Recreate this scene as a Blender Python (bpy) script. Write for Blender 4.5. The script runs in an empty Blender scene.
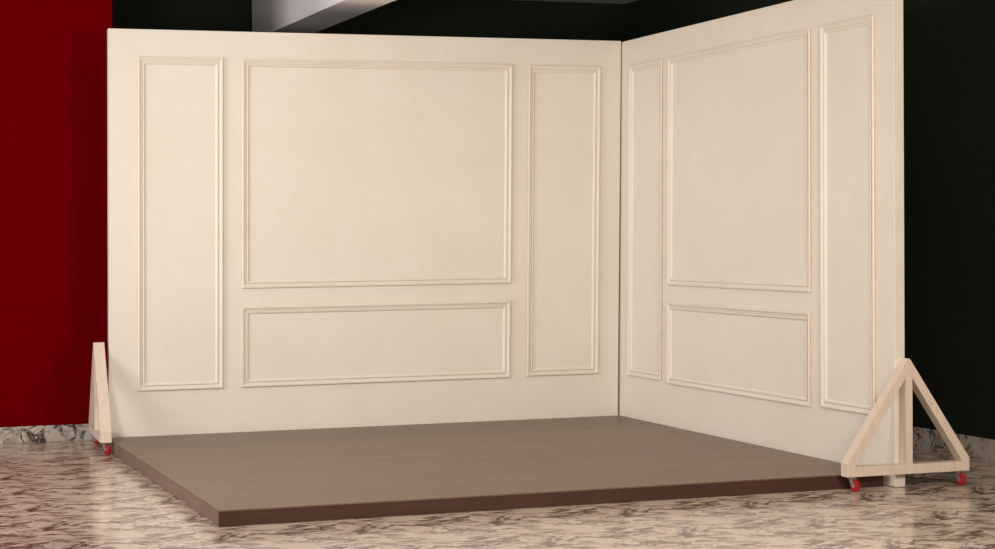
import bpy, bmesh, math, random
from mathutils import Vector, Matrix
random.seed(4)
scene = bpy.context.scene
C = scene.collection

# ------------------------------------------------------------------ camera
F, YAW, PITCH, ROLL = 1917.42, 0.3487, -0.0214, -0.0085
cam_data = bpy.data.cameras.new('camera')
cam_data.sensor_width = 36.0
cam_data.lens = F / 995.0 * 36.0
cam_data.clip_start, cam_data.clip_end = 0.05, 100
cam = bpy.data.objects.new('camera', cam_data)
C.objects.link(cam)
fw = Vector((math.sin(YAW) * math.cos(PITCH), math.cos(YAW) * math.cos(PITCH), math.sin(PITCH)))
rt0 = Vector((math.cos(YAW), -math.sin(YAW), 0))
up0 = rt0.cross(fw)
rt = math.cos(ROLL) * rt0 + math.sin(ROLL) * up0
up = -math.sin(ROLL) * rt0 + math.cos(ROLL) * up0
m = Matrix((rt, up, -fw)).transposed().to_4x4()
m.translation = Vector((-1.6785, -11.1861, 1.2318))
cam.matrix_world = m
scene.camera = cam

# ------------------------------------------------------------------ world, lights, exposure
world = bpy.data.worlds.new('studio')
scene.world = world
world.use_nodes = True
bg = world.node_tree.nodes['Background']
bg.inputs['Color'].default_value = (1.0, 0.95, 0.9, 1)
bg.inputs['Strength'].default_value = 0.06


def area_light(name, loc, target, sx, sy, power, color, spread=180):
    d = bpy.data.lights.new(name, 'AREA')
    d.shape = 'RECTANGLE'
    d.size, d.size_y = sx, sy
    d.energy = power
    d.color = color
    d.spread = math.radians(spread)
    o = bpy.data.objects.new(name, d)
    C.objects.link(o)
    o.location = loc
    o.rotation_euler = (Vector(target) - Vector(loc)).to_track_quat('-Z', 'Y').to_euler()
    return o


area_light('key_softbox', (-1.75, -4.6, 1.85), (1.8, 0.0, 1.45), 0.7, 0.7, 32, (1.0, 0.95, 0.88), 100)
area_light('left_softbox', (-4.4, -2.4, 1.8), (3.0, -1.2, 1.4), 2.0, 1.6, 76, (1.0, 0.975, 0.955), 120)
area_light('right_front_softbox', (1.7, -7.2, 1.8), (3.0, -3.0, 1.2), 1.0, 1.0, 122, (1.0, 0.91, 0.79))

vs = scene.view_settings
vs.view_transform = 'Standard'
vs.look = 'None'
vs.gamma = 1.0
vs.use_curve_mapping = False
vs.exposure = 0.0


# ------------------------------------------------------------------ material helpers
class NT:
    def __init__(self, name):
        self.mat = bpy.data.materials.new(name)
        self.mat.use_nodes = True
        self.t = self.mat.node_tree
        self.b = self.t.nodes['Principled BSDF']

    def node(self, kind, **kw):
        n = self.t.nodes.new(kind)
        for k, v in kw.items():
            setattr(n, k, v)
        return n

    def link(self, a, b):
        self.t.links.new(a, b)

    def coords(self, which='Object', scale=(1, 1, 1), loc=(0, 0, 0)):
        tc = self.node('ShaderNodeTexCoord')
        mp = self.node('ShaderNodeMapping')
        mp.inputs['Scale'].default_value = scale
        mp.inputs['Location'].default_value = loc
        self.link(tc.outputs[which], mp.inputs['Vector'])
        return mp.outputs['Vector']

    def world_coords(self, scale=(1, 1, 1)):
        g = self.node('ShaderNodeNewGeometry')
        mp = self.node('ShaderNodeMapping')
        mp.inputs['Scale'].default_value = scale
        self.link(g.outputs['Position'], mp.inputs['Vector'])
        return mp.outputs['Vector']

    def noise(self, vec, scale, detail=4, rough=0.5, out='Fac', dist=0.0):
        n = self.node('ShaderNodeTexNoise')
        n.inputs['Scale'].default_value = scale
        n.inputs['Detail'].default_value = detail
        n.inputs['Roughness'].default_value = rough
        n.inputs['Distortion'].default_value = dist
        self.link(vec, n.inputs['Vector'])
        return n.outputs[out]

    def ramp(self, fac, stops, interp='LINEAR'):
        r = self.node('ShaderNodeValToRGB')
        cr = r.color_ramp
        cr.interpolation = interp
        while len(cr.elements) > 1:
            cr.elements.remove(cr.elements[-1])
        cr.elements[0].position = stops[0][0]
        cr.elements[0].color = stops[0][1]
        for p, c in stops[1:]:
            e = cr.elements.new(p)
            e.color = c
        self.link(fac, r.inputs['Fac'])
        return r.outputs['Color']

    def mix(self, fac, a, b, mode='MIX'):
        x = self.node('ShaderNodeMix', data_type='RGBA', blend_type=mode)
        for s, v in ((x.inputs[0], fac), (x.inputs[6], a), (x.inputs[7], b)):
            if hasattr(v, 'is_linked'):
                self.link(v, s)
            else:
                s.default_value = v
        return x.outputs[2]

    def math(self, op, a, b=None):
        x = self.node('ShaderNodeMath', operation=op)
        for i, v in enumerate((a, b)):
            if v is None:
                continue
            if hasattr(v, 'is_linked'):
                self.link(v, x.inputs[i])
            else:
                x.inputs[i].default_value = v
        return x.outputs[0]

    def bump(self, height, strength, distance=0.01):
        b = self.node('ShaderNodeBump')
        b.inputs['Strength'].default_value = strength
        b.inputs['Distance'].default_value = distance
        self.link(height, b.inputs['Height'])
        self.link(b.outputs['Normal'], self.b.inputs['Normal'])

    def set(self, **kw):
        for k, v in kw.items():
            s = self.b.inputs[k.replace('_', ' ')]
            if hasattr(v, 'is_linked'):
                self.link(v, s)
            else:
                s.default_value = v
        return self.mat


def rgb(r, g, b):
    return (r, g, b, 1)


def grey(v):
    return (v, v, v, 1)


def paint(name, col, var=0.06, rough=0.6, scale=2.0, bump=0.05, spec=0.5):
    n = NT(name)
    v = n.world_coords()
    a = n.noise(v, scale, 5, 0.6)
    c1 = rgb(*[x * (1 - var) for x in col])
    c2 = rgb(*[min(1, x * (1 + var)) for x in col])
    base = n.ramp(a, [(0.3, c1), (0.7, c2)])
    h = n.noise(v, 90, 3, 0.6)
    n.bump(h, bump, 0.002)
    return n.set(Base_Color=base, Roughness=rough, Specular_IOR_Level=spec)


def cream_paint():
    n = NT('cream_brushed_paint')
    v = n.world_coords((1, 1, 0.12))
    w = n.world_coords()
    streak = n.noise(v, 45, 4, 0.65)
    blot = n.noise(w, 2.6, 5, 0.6)
    base = n.ramp(blot, [(0.3, rgb(0.765, 0.705, 0.620)), (0.7, rgb(0.80, 0.745, 0.665))])
    st = n.ramp(streak, [(0.3, grey(0.98)), (0.7, grey(1.0))])
    col = n.mix(1.0, base, st, 'MULTIPLY')
    n.bump(streak, 0.05, 0.002)
    return n.set(Base_Color=col, Roughness=0.5)


def marble(name, scale, cream, mid, dark, world=False, rough=0.15, stretch=(0.78, 1.2, 1.0), bold=1.0):
    n = NT(name)
    v = n.world_coords(stretch) if world else n.coords('Object', stretch)
    warp = n.noise(v, 2.2 * scale, 3, 0.5, 'Color')
    sub = n.node('ShaderNodeVectorMath', operation='SUBTRACT')
    n.link(warp, sub.inputs[0])
    sub.inputs[1].default_value = (0.5, 0.5, 0.5)
    scl = n.node('ShaderNodeVectorMath', operation='SCALE')
    n.link(sub.outputs[0], scl.inputs[0])
    scl.inputs['Scale'].default_value = 0.55 / scale
    add = n.node('ShaderNodeVectorMath', operation='ADD')
    n.link(v, add.inputs[0])
    n.link(scl.outputs[0], add.inputs[1])
    w = add.outputs[0]
    def veins(sc, width, lo, hi, offs):
        mp = n.node('ShaderNodeMapping')
        mp.inputs['Location'].default_value = (offs, offs * 0.7, 0)
        n.link(w, mp.inputs['Vector'])
        f = n.noise(mp.outputs['Vector'], sc * scale, 6, 0.58)
        ridge = n.math('ABSOLUTE', n.math('SUBTRACT', f, 0.5))
        vn = n.ramp(ridge, [(0.0, grey(1)), (width * 0.4, grey(0.8)), (width, grey(0.0))])
        gate = n.ramp(n.noise(mp.outputs['Vector'], 2.6 * scale, 2, 0.5), [(lo, grey(0)), (hi, grey(1))])
        return n.mix(1.0, vn, gate, 'MULTIPLY')
    vein_g = n.mix(1.0, veins(3.6, 0.048 * bold, 0.38, 0.54, 0.0), veins(5.5, 0.032 * bold, 0.45, 0.58, 3.7), 'LIGHTEN')
    patch = n.ramp(n.noise(w, 5.0 * scale, 6, 0.66), [(0.53, grey(0)), (0.60, grey(0.8)), (0.68, grey(1))])
    col = n.mix(patch, cream, mid)
    cloud = n.ramp(n.noise(w, 1.8 * scale, 4, 0.5), [(0.35, rgb(0.93, 0.90, 0.88)), (0.65, grey(1))])
    col = n.mix(1.0, col, cloud, 'MULTIPLY')
    col = n.mix(vein_g, col, dark)
    return n.set(Base_Color=col, Roughness=rough, Specular_IOR_Level=0.22)


def laminate(name, c1, c2, rough=0.40, offs=(0, 0, 0)):
    n = NT(name)
    v = n.world_coords((0.9, 26, 26))
    g1 = n.noise(v, 3.0, 6, 0.62)
    v2 = n.world_coords((0.35, 5, 5))
    g2 = n.noise(v2, 2.0, 3, 0.5)
    base = n.ramp(g1, [(0.3, c1), (0.7, c2)])
    tone = n.ramp(g2, [(0.3, grey(0.86)), (0.7, grey(1.0))])
    col = n.mix(1.0, base, tone, 'MULTIPLY')
    n.bump(g1, 0.04, 0.001)
    return n.set(Base_Color=col, Roughness=rough, Specular_IOR_Level=0.3)


def raw_wood():
    n = NT('whitewashed_timber')
    v = n.coords('Object', (9, 9, 1.2))
    g = n.noise(v, 6.0, 5, 0.6, dist=0.4)
    base = n.ramp(g, [(0.3, rgb(0.69, 0.55, 0.445)), (0.7, rgb(0.77, 0.64, 0.53))])
    n.bump(g, 0.08, 0.001)
    return n.set(Base_Color=base, Roughness=0.55)


def plain(name, col, rough, metal=0.0):
    n = NT(name)
    v = n.coords('Object')
    a = n.noise(v, 60, 3, 0.6)
    base = n.ramp(a, [(0.3, rgb(*[x * 0.88 for x in col])), (0.7, rgb(*col))])
    return n.set(Base_Color=base, Roughness=rough, Metallic=metal)


M = {
    'cream': cream_paint(),
    'tan_faces': paint('tan_moulding_edges', (0.60, 0.455, 0.335), 0.12, 0.5, 14.0),  # darker tan for the outer sides and grooves of the mouldings
    'red': paint('crimson_wall_paint', (0.140, 0.0004, 0.0025), 0.05, 0.9, spec=0.0),
    'green': paint('dark_green_wall_paint', (0.016, 0.021, 0.014), 0.10, 0.8, spec=0.1),
    'ceiling': paint('white_ceiling_paint', (0.72, 0.70, 0.68), 0.04, 0.8),
    'beam': paint('white_beam_paint', (0.92, 0.895, 0.915), 0.03, 0.6),
    'marble': marble('marble_print_floor_tile', 1.3, rgb(0.74, 0.62, 0.525), rgb(0.33, 0.225, 0.175), rgb(0.10, 0.055, 0.04)),
    'skirting': marble('marble_skirting', 1.7, rgb(0.56, 0.51, 0.46), rgb(0.40, 0.33, 0.28), rgb(0.045, 0.027, 0.02), True, 0.12, (1, 1, 1), 1.1),
    'grout': plain('pale_grout', (0.62, 0.52, 0.45), 0.8),
    'deck': laminate('brown_wood_laminate', rgb(0.172, 0.108, 0.076), rgb(0.252, 0.166, 0.122)),
    'deck_dark': laminate('greyer_brown_wood_laminate', rgb(0.142, 0.094, 0.068), rgb(0.204, 0.139, 0.104)),
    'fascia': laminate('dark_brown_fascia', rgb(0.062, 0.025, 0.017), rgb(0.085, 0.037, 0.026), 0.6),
    'side': laminate('brown_side_laminate', rgb(0.190, 0.125, 0.100), rgb(0.235, 0.160, 0.130), 0.45),
    'wood': raw_wood(),
    'steel': plain('zinc_steel', (0.42, 0.42, 0.41), 0.5, 0.8),
    'black': plain('black_plastic', (0.02, 0.02, 0.02), 0.5),
    'wheel': plain('red_rubber_wheel', (0.40, 0.010, 0.018), 0.3),
}


# ------------------------------------------------------------------ mesh helpers
def finish(name, bm, mat, parent=None, smooth=False):
    bmesh.ops.recalc_face_normals(bm, faces=bm.faces)
    me = bpy.data.meshes.new(name)
    bm.to_mesh(me)
    bm.free()
    me.materials.append(mat)
    if smooth:
        for p in me.polygons:
            p.use_smooth = True
    o = bpy.data.objects.new(name, me)
    C.objects.link(o)
    if parent:
        o.parent = parent
    return o


def box(bm, x0, x1, y0, y1, z0, z1, nx=1, nz=1, ny=1):
    """box with optional grid subdivision so it can be warped"""
    r = bmesh.ops.create_cube(bm, size=1.0)
    vs_ = r['verts']
    for v in vs_:
        v.co = Vector(((v.co.x + .5) * (x1 - x0) + x0, (v.co.y + .5) * (y1 - y0) + y0, (v.co.z + .5) * (z1 - z0) + z0))
    for axis, cnt, a, b in ((0, nx, x0, x1), (1, ny, y0, y1), (2, nz, z0, z1)):
        for i in range(1, cnt):
            co = [0, 0, 0]
            no = [0, 0, 0]
            co[axis] = a + (b - a) * i / cnt
            no[axis] = 1
            bmesh.ops.bisect_plane(bm, geom=bm.verts[:] + bm.edges[:] + bm.faces[:], plane_co=co, plane_no=no)
    return vs_


def bevel(bm, w, seg=1):
    es = [e for e in bm.edges if len(e.link_faces) == 2 and e.calc_face_angle(0) > 0.6]
    bmesh.ops.bevel(bm, geom=es, offset=w, segments=seg, affect='EDGES', profile=0.5)


def prism(bm, pts, y0, y1):
    a = [bm.verts.new((x, y0, z)) for x, z in pts]
    b = [bm.verts.new((x, y1, z)) for x, z in pts]
    bm.faces.new(a)
    bm.faces.new(b[::-1])
    n = len(pts)
    for i in range(n):
        bm.faces.new((a[i], b[i], b[(i + 1) % n], a[(i + 1) % n]))


def cyl(bm, c, r, depth, axis='X', seg=24, r2=None):
    rot = {'X': Matrix.Rotation(math.pi / 2, 4, 'Y'), 'Y': Matrix.Rotation(math.pi / 2, 4, 'X'), 'Z': Matrix.Identity(4)}[axis]
    bmesh.ops.create_cone(bm, cap_ends=True, segments=seg, radius1=r, radius2=r if r2 is None else r2, depth=depth,
                          matrix=Matrix.Translation(c) @ rot)


def tag(o, label, cat=None, group=None, kind=None):
    o['label'] = label
    if cat:
        o['category'] = cat
    if group:
        o['group'] = group
    if kind:
        o['kind'] = kind
    return o


def empty(name, loc, rz=0):
    o = bpy.data.objects.new(name, None)
    C.objects.link(o)
    o.location = loc
    o.rotation_euler = (0, 0, rz)
    o.empty_display_size = 0.2
    return o


# ------------------------------------------------------------------ the setting
XR, YB, ZC = 4.27, 2.275, 2.975          # right wall face, back wall face, ceiling
XL, YF = -4.5, -12.4
TS, X0T, YT = 0.6, -0.75, 0.59           # tile size and grid origin

bm = bmesh.new()
box(bm, XL, XR + 0.15, YF, YB + 0.15, -0.12, -0.004)
floor = finish('floor', bm, M['grout'])
tag(floor, 'glossy cream and brown marble-print tiled floor', kind='structure')

bm = bmesh.new()
g = 0.0006
box(bm, -TS / 2 + g, TS / 2 - g, -TS / 2 + g, TS / 2 - g, -0.010, 0)
bevel(bm, 0.0008)
tile0 = finish('tile', bm, M['marble'], floor)
first = True
tile_part = {}
xs = [X0T + TS * (k + 0.5) for k in range(-4, 9)]
ys = [YT - TS * (k + 0.5) for k in range(-3, 14)]
for cx in xs:
    for cy in ys:
        x1 = cx + TS / 2
        y1 = cy + TS / 2
        if cx - TS / 2 > XR or cy - TS / 2 > YB:
            continue
        if cx < X0T + TS * 1.5 and cy > 0.59:      # under the projecting red wall
            if cx + TS / 2 < 0.14:
                continue
        cutx, cuty = min(x1, XR), min(y1, YB)
        if cutx < x1 or cuty < y1:
            bm = bmesh.new()
            box(bm, -TS / 2 + g, cutx - cx - g, -TS / 2 + g, cuty - cy - g, -0.010, 0)
            bevel(bm, 0.0008)
            t = finish('tile', bm, M['marble'], floor)
        elif first:
            t = tile0
            first = False
        else:
            t = tile0.copy()
            C.objects.link(t)
        t.location = (cx, cy, 0)


def structure(name, dims, mat, label):
    b_ = bmesh.new()
    box(b_, *dims)
    o = finish(name, b_, mat)
    return tag(o, label, kind='structure')


XRED = 0.125
structure('wall_left', (XL, XRED, 0.59, YB + 0.15, -0.004, ZC), M['red'], 'crimson painted wall projecting beside the back panel')
structure('wall_back', (XRED, XR, YB, YB + 0.15, -0.004, ZC), M['green'], 'very dark green wall behind the back panel')
structure('wall_right', (XR, XR + 0.15, YF, YB + 0.15, -0.004, ZC), M['green'], 'very dark green wall beyond the right panel')
structure('ceiling', (XL, XR + 0.15, YF, YB + 0.15, ZC, ZC + 0.15), M['ceiling'], 'plain ceiling above the set')
structure('ceiling_beam', (1.372, 1.665, YF, YB, 2.62, ZC), M['beam'], 'white painted ceiling beam running to the back wall')

# skirtings of marble slips
bl = structure('baseboard_left', (XL, XRED, 0.582, 0.59, 0, 0.096), M['grout'], 'veined marble skirting under the crimson wall')
br = structure('baseboard_right', (XR - 0.008, XR, -7.0, YB, 0, 0.112), M['grout'], 'veined marble skirting under the dark right wall')
k = 0
x = XRED
while x > -3.5:
    bm = bmesh.new()
    box(bm, x - TS + g, x - g, 0.576, 0.582, 0.0005, 0.0985)
    bevel(bm, 0.001)
    finish('tile', bm, M['skirting'], bl)
    x -= TS
y = YB - 0.001
while y > -6.5:
    bm = bmesh.new()
    box(bm, XR - 0.014, XR - 0.008, y - TS + g, y - g, 0.0005, 0.1145)
    bevel(bm, 0.001)
    finish('tile', bm, M['skirting'], br)
    y -= TS

# ------------------------------------------------------------------ the two rolling panels
W, D, HP, TH = 3.226, 3.240, 2.44, 0.054


def warp_back(v):
    # panel stands slightly out of plumb within its own plane
    v.x += (v.z - 1.2) * (0.0105 + 0.0022 * v.x)
    v.z += (v.x / W - 0.5) * 0.012 * (v.z / HP)


def warp_right(v):
    v.x += (v.z - 1.2) * 0.0145 * max(0.0, 1 + v.y / D)


def strip_mesh(bm, a, b, na, nb, prof, place, tan_faces=()):
    """mitred moulding run from a to b (2D), inward normals at the ends na/nb"""
    rings = []
    N = 10
    for i in range(N + 1):
        t = i / N
        ring = []
        for u, h in prof:
            pa = (a[0] + na[0] * u, a[1] + na[1] * u)
            pb = (b[0] + nb[0] * u, b[1] + nb[1] * u)
            ring.append(bm.verts.new(place(pa[0] + (pb[0] - pa[0]) * t, pa[1] + (pb[1] - pa[1]) * t, h)))
        rings.append(ring)
    n = len(prof)
    for r0, r1 in zip(rings, rings[1:]):
        for i in range(n):
            f = bm.faces.new((r0[i], r0[(i + 1) % n], r1[(i + 1) % n], r1[i]))
            f.material_index = 1 if i in tan_faces else 0
    bm.faces.new(rings[0])
    bm.faces.new(rings[-1][::-1])


OUTER = [(0.0, 0.0), (0.0, 0.010), (0.003, 0.0145), (0.009, 0.0155), (0.013, 0.0135), (0.018, 0.0075), (0.026, 0.006), (0.029, 0.006), (0.029, 0.0)]
INNER = [(0.0292, 0.0), (0.0292, 0.0085), (0.033, 0.0105), (0.038, 0.009), (0.044, 0.0035), (0.046, 0.0)]


def moulding(parent, x0, x1, z0, z1, place, warp):
    cs = [(x0, z0), (x1, z0), (x1, z1), (x0, z1)]
    ns = [(1, 1), (-1, 1), (-1, -1), (1, -1)]
    bm = bmesh.new()
    for i in range(4):
        j = (i + 1) % 4
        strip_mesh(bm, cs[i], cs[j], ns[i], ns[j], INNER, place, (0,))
    for v in bm.verts:
        warp(v.co)
    fr = finish('moulding_frame', bm, M['cream'], parent)
    fr.data.materials.append(M['tan_faces'])
    for i in range(4):
        j = (i + 1) % 4
        bm = bmesh.new()
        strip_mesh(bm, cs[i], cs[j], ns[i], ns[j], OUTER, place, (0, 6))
        for v in bm.verts:
            warp(v.co)
        s = finish('moulding_strip', bm, M['cream'], fr)
        s.data.materials.append(M['tan_faces'])
    return fr


def part_box(name, dims, mat, parent, warp=None, bev=0.0015, n=(1, 1, 1)):
    bm = bmesh.new()
    box(bm, *dims, nx=n[0], ny=n[1], nz=n[2])
    if bev:
        bevel(bm, bev)
    if warp:
        for v in bm.verts:
            warp(v.co)
    return finish(name, bm, mat, parent)


# back panel, face at y = 0
XE = W - 0.012
back = empty('scenery_flat', (0, 0, 0))
tag(back, 'cream panelled rolling wall flat facing front, beside the crimson wall', 'scenery flat', 'cream panelled flats')
part_box('facing_board', (0, XE, 0, 0.012, 0.003, HP), M['cream'], back, warp_back, 0.0015, (8, 1, 8))
part_box('end_stud', (0.0, 0.04, 0.0125, TH, 0.003, HP), M['cream'], back, warp_back, 0.0015, (1, 1, 8))
part_box('end_stud', (XE - 0.04, XE, 0.0125, TH, 0.003, HP), M['cream'], back, warp_back, 0.0015, (1, 1, 8))
for z in (0.003, 1.2, HP - 0.04):
    part_box('rear_rail', (0.0405, XE - 0.0405, 0.0125, TH, z, z + 0.04), M['wood'], back, warp_back, 0.0015, (8, 1, 1))
pl_b = lambda u, z, h: (u, -h, z)
for x0, x1, z0, z1 in ((0.165, 0.667, 0.332, 2.281), (0.779, 2.480, 0.920, 2.279), (0.776, 2.476, 0.333, 0.812), (2.586, 3.073, 0.338, 2.277)):
    moulding(back, x0, x1, z0, z1, pl_b, warp_back)

# right panel, face at x = W
right = empty('scenery_flat', (0, 0, 0))
tag(right, 'cream panelled rolling wall flat on the right, turned side-on to the crimson wall', 'scenery flat', 'cream panelled flats')
YS = 0.05
part_box('facing_board', (W, W + 0.012, -D, YS, 0.003, HP), M['cream'], right, warp_right, 0.0015, (1, 8, 8))
part_box('end_stud', (W + 0.0125, W + TH, -D, -D + 0.04, 0.003, HP), M['cream'], right, warp_right, 0.0015, (1, 1, 8))
part_box('end_stud', (W + 0.0125, W + TH, YS - 0.04, YS, 0.003, HP), M['cream'], right, warp_right, 0.0015, (1, 1, 8))
for z in (0.003, 1.2, HP - 0.04):
    part_box('rear_rail', (W + 0.0125, W + TH, -D + 0.0405, YS - 0.0405, z, z + 0.04), M['wood'], right, warp_right, 0.0015, (1, 8, 1))
pl_r = lambda u, z, h: (W - h, -u, z)
for y0, y1, z0, z1 in ((0.137, 0.626, 0.332, 2.279), (0.717, 2.445, 0.913, 2.277), (0.712, 2.438, 0.321, 0.810), (2.555, 3.072, 0.329, 2.275)):
    moulding(right, y0, y1, z0, z1, pl_r, warp_right)

# ------------------------------------------------------------------ platform
PX0, PX1, PY0, PY1, PT = -0.030, 3.196, -0.022, -3.180, 0.070
plat = empty('platform', (0, 0, 0))
tag(plat, 'low brown wood-laminate platform on the floor between the cream panels', 'platform')
ft = 0.016
dz = 0.006
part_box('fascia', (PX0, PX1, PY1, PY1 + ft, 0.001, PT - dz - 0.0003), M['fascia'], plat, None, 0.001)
part_box('side_board', (PX0, PX0 + ft, PY1 + ft + 0.0003, PY0, 0.001, PT - dz - 0.0003), M['side'], plat, None, 0.001)
part_box('side_board', (PX1 - ft, PX1, PY1 + ft + 0.0003, PY0, 0.001, PT - dz - 0.0003), M['side'], plat, None, 0.001)
part_box('side_board', (PX0 + ft, PX1 - ft, PY0 - ft, PY0, 0.001, PT - dz - 0.0003), M['side'], plat, None, 0.001)
for yy in (-0.70, -1.95):
    part_box('joist', (PX0 + ft + .001, PX1 - ft - .001, yy - 0.03, yy + 0.03, 0.001, PT - dz - 0.0003), M['side'], plat, None, 0.001)
gg = 0.0004
for xa, xb, ya, yb in ((PX0, 2.44, PY1, -1.95), (2.44, PX1, PY1, -1.95), (PX0, 0.63, -1.95, -0.70), (0.63, PX1, -1.95, -0.70),
                       (PX0, 2.44, -0.70, PY0), (2.44, PX1, -0.70, PY0)):
    part_box('deck_board', (xa + gg, xb - gg, ya + gg, yb - gg, PT - dz, PT), M['deck_dark' if ya > -0.8 else 'deck'], plat, None, 0.0006)


# ------------------------------------------------------------------ triangular dollies
def make_caster(parent, x, y, ang, top):
    R_ = 0.0290
    bm = bmesh.new()
    box(bm, -0.021, 0.021, -0.021, 0.021, top - 0.004, top - 0.0003)
    cyl(bm, (0, 0, top - 0.0075), 0.014, 0.007, 'Z', 20)
    for s in (-1, 1):
        # fork cheek
        pts = [(-0.012, top - 0.011), (0.012, top - 0.011), (0.024, R_ + 0.004), (0.022, R_ - 0.007), (0.010, R_ - 0.007)]
        a = [bm.verts.new((s * 0.0125, yy, zz)) for yy, zz in pts]
        b = [bm.verts.new((s * 0.0145, yy, zz)) for yy, zz in pts]
        bm.faces.new(a)
        bm.faces.new(b[::-1])
        for i in range(5):
            bm.faces.new((a[i], b[i], b[(i + 1) % 5], a[(i + 1) % 5]))
    box(bm, -0.0145, 0.0145, -0.012, 0.012, top - 0.013, top - 0.011)
    fork = finish('caster_fork', bm, M['steel'], parent)
    fork.location = (x, y, 0)
    fork.rotation_euler = (0, 0, ang)
    fork['label'] = 'zinc steel caster fork'
    bm = bmesh.new()
    n = 28
    prof = [(-0.0105, 0.010), (-0.0105, R_ - 0.004), (-0.007, R_), (0.007, R_), (0.0105, R_ - 0.004), (0.0105, 0.010)]
    rings = []
    for i in range(n):
        t = 2 * math.pi * i / n
        rings.append([bm.verts.new((px, 0.020 + r * math.cos(t), R_ + 0.0003 + r * math.sin(t))) for px, r in prof])
    for i in range(n):
        r0, r1 = rings[i], rings[(i + 1) % n]
        for j in range(6):
            bm.faces.new((r0[j], r0[(j + 1) % 6], r1[(j + 1) % 6], r1[j]))
    w = finish('wheel', bm, M['wheel'], fork)
    w['label'] = 'red caster wheel'
    bm = bmesh.new()
    cyl(bm, (0, 0.020, R_ + 0.0003), 0.0098, 0.0215, 'X', 16)
    cyl(bm, (0, 0.020, R_ + 0.0003), 0.005, 0.034, 'X', 6)
    finish('axle_bolt', bm, M['steel'], fork)
    return fork


def make_dolly(loc, rz, label, angs, shrink=1.0):
    t = empty('triangular_dolly', loc, rz)
    tag(t, label, 'dolly', 'triangular caster dollies')
    L, zb, zt, za, w, th = 0.334, 0.072, 0.118, 0.628, 0.041, 0.062
    y0, y1 = -th - 0.001, -0.001
    zo = 0.134
    bm = bmesh.new()
    prism(bm, [(-L, zb), (L, zb), (L, zt), (-L, zt)], y0, y1)
    bevel(bm, 0.002)
    finish('base_bar', bm, M['wood'], t)
    ln = math.hypot(L, za - zo)
    wh = w * ln / (za - zo)             # horizontal width of the sloping bar
    slope = (za - zo) / L
    zi = za - wh * slope                # inner apex
    xi = L - wh + (zo - zt) / slope
    for s in (-1, 1):
        bm = bmesh.new()
        pts = [(L, zt + 0.0003), (L, zo), (0.006, za - 0.006 * slope), (0.0002, za - 0.006 * slope + 0.002), (0.0002, zi), (xi, zt + 0.0003)]
        prism(bm, [(s * px, pz) for px, pz in pts], y0, y1)
        bevel(bm, 0.002)
        finish('sloping_bar', bm, M['wood'], t)
    pw = 0.019
    bm = bmesh.new()
    prism(bm, [(-pw, zt + 0.0003), (pw, zt + 0.0003), (pw, zi - pw * slope - .001), (0, zi - .001), (-pw, zi - pw * slope - .001)], y0, y1 - 0.012)
    bevel(bm, 0.002)
    finish('upright', bm, M['wood'], t)
    for sx, a in zip((-1, 1), angs):
        make_caster(t, sx * (L - 0.045), (y0 + y1) / 2, a, zb)
    return t


make_dolly((W + 0.037, -D, 0), 0, 'pale timber triangular dolly at the free end of the right panel', (math.radians(187), math.radians(192)))
make_dolly((-0.030, 0.027, 0), -math.pi / 2 - math.radians(2.5), 'pale timber triangular dolly seen edge-on beside the crimson wall', (math.radians(308), math.radians(300)))
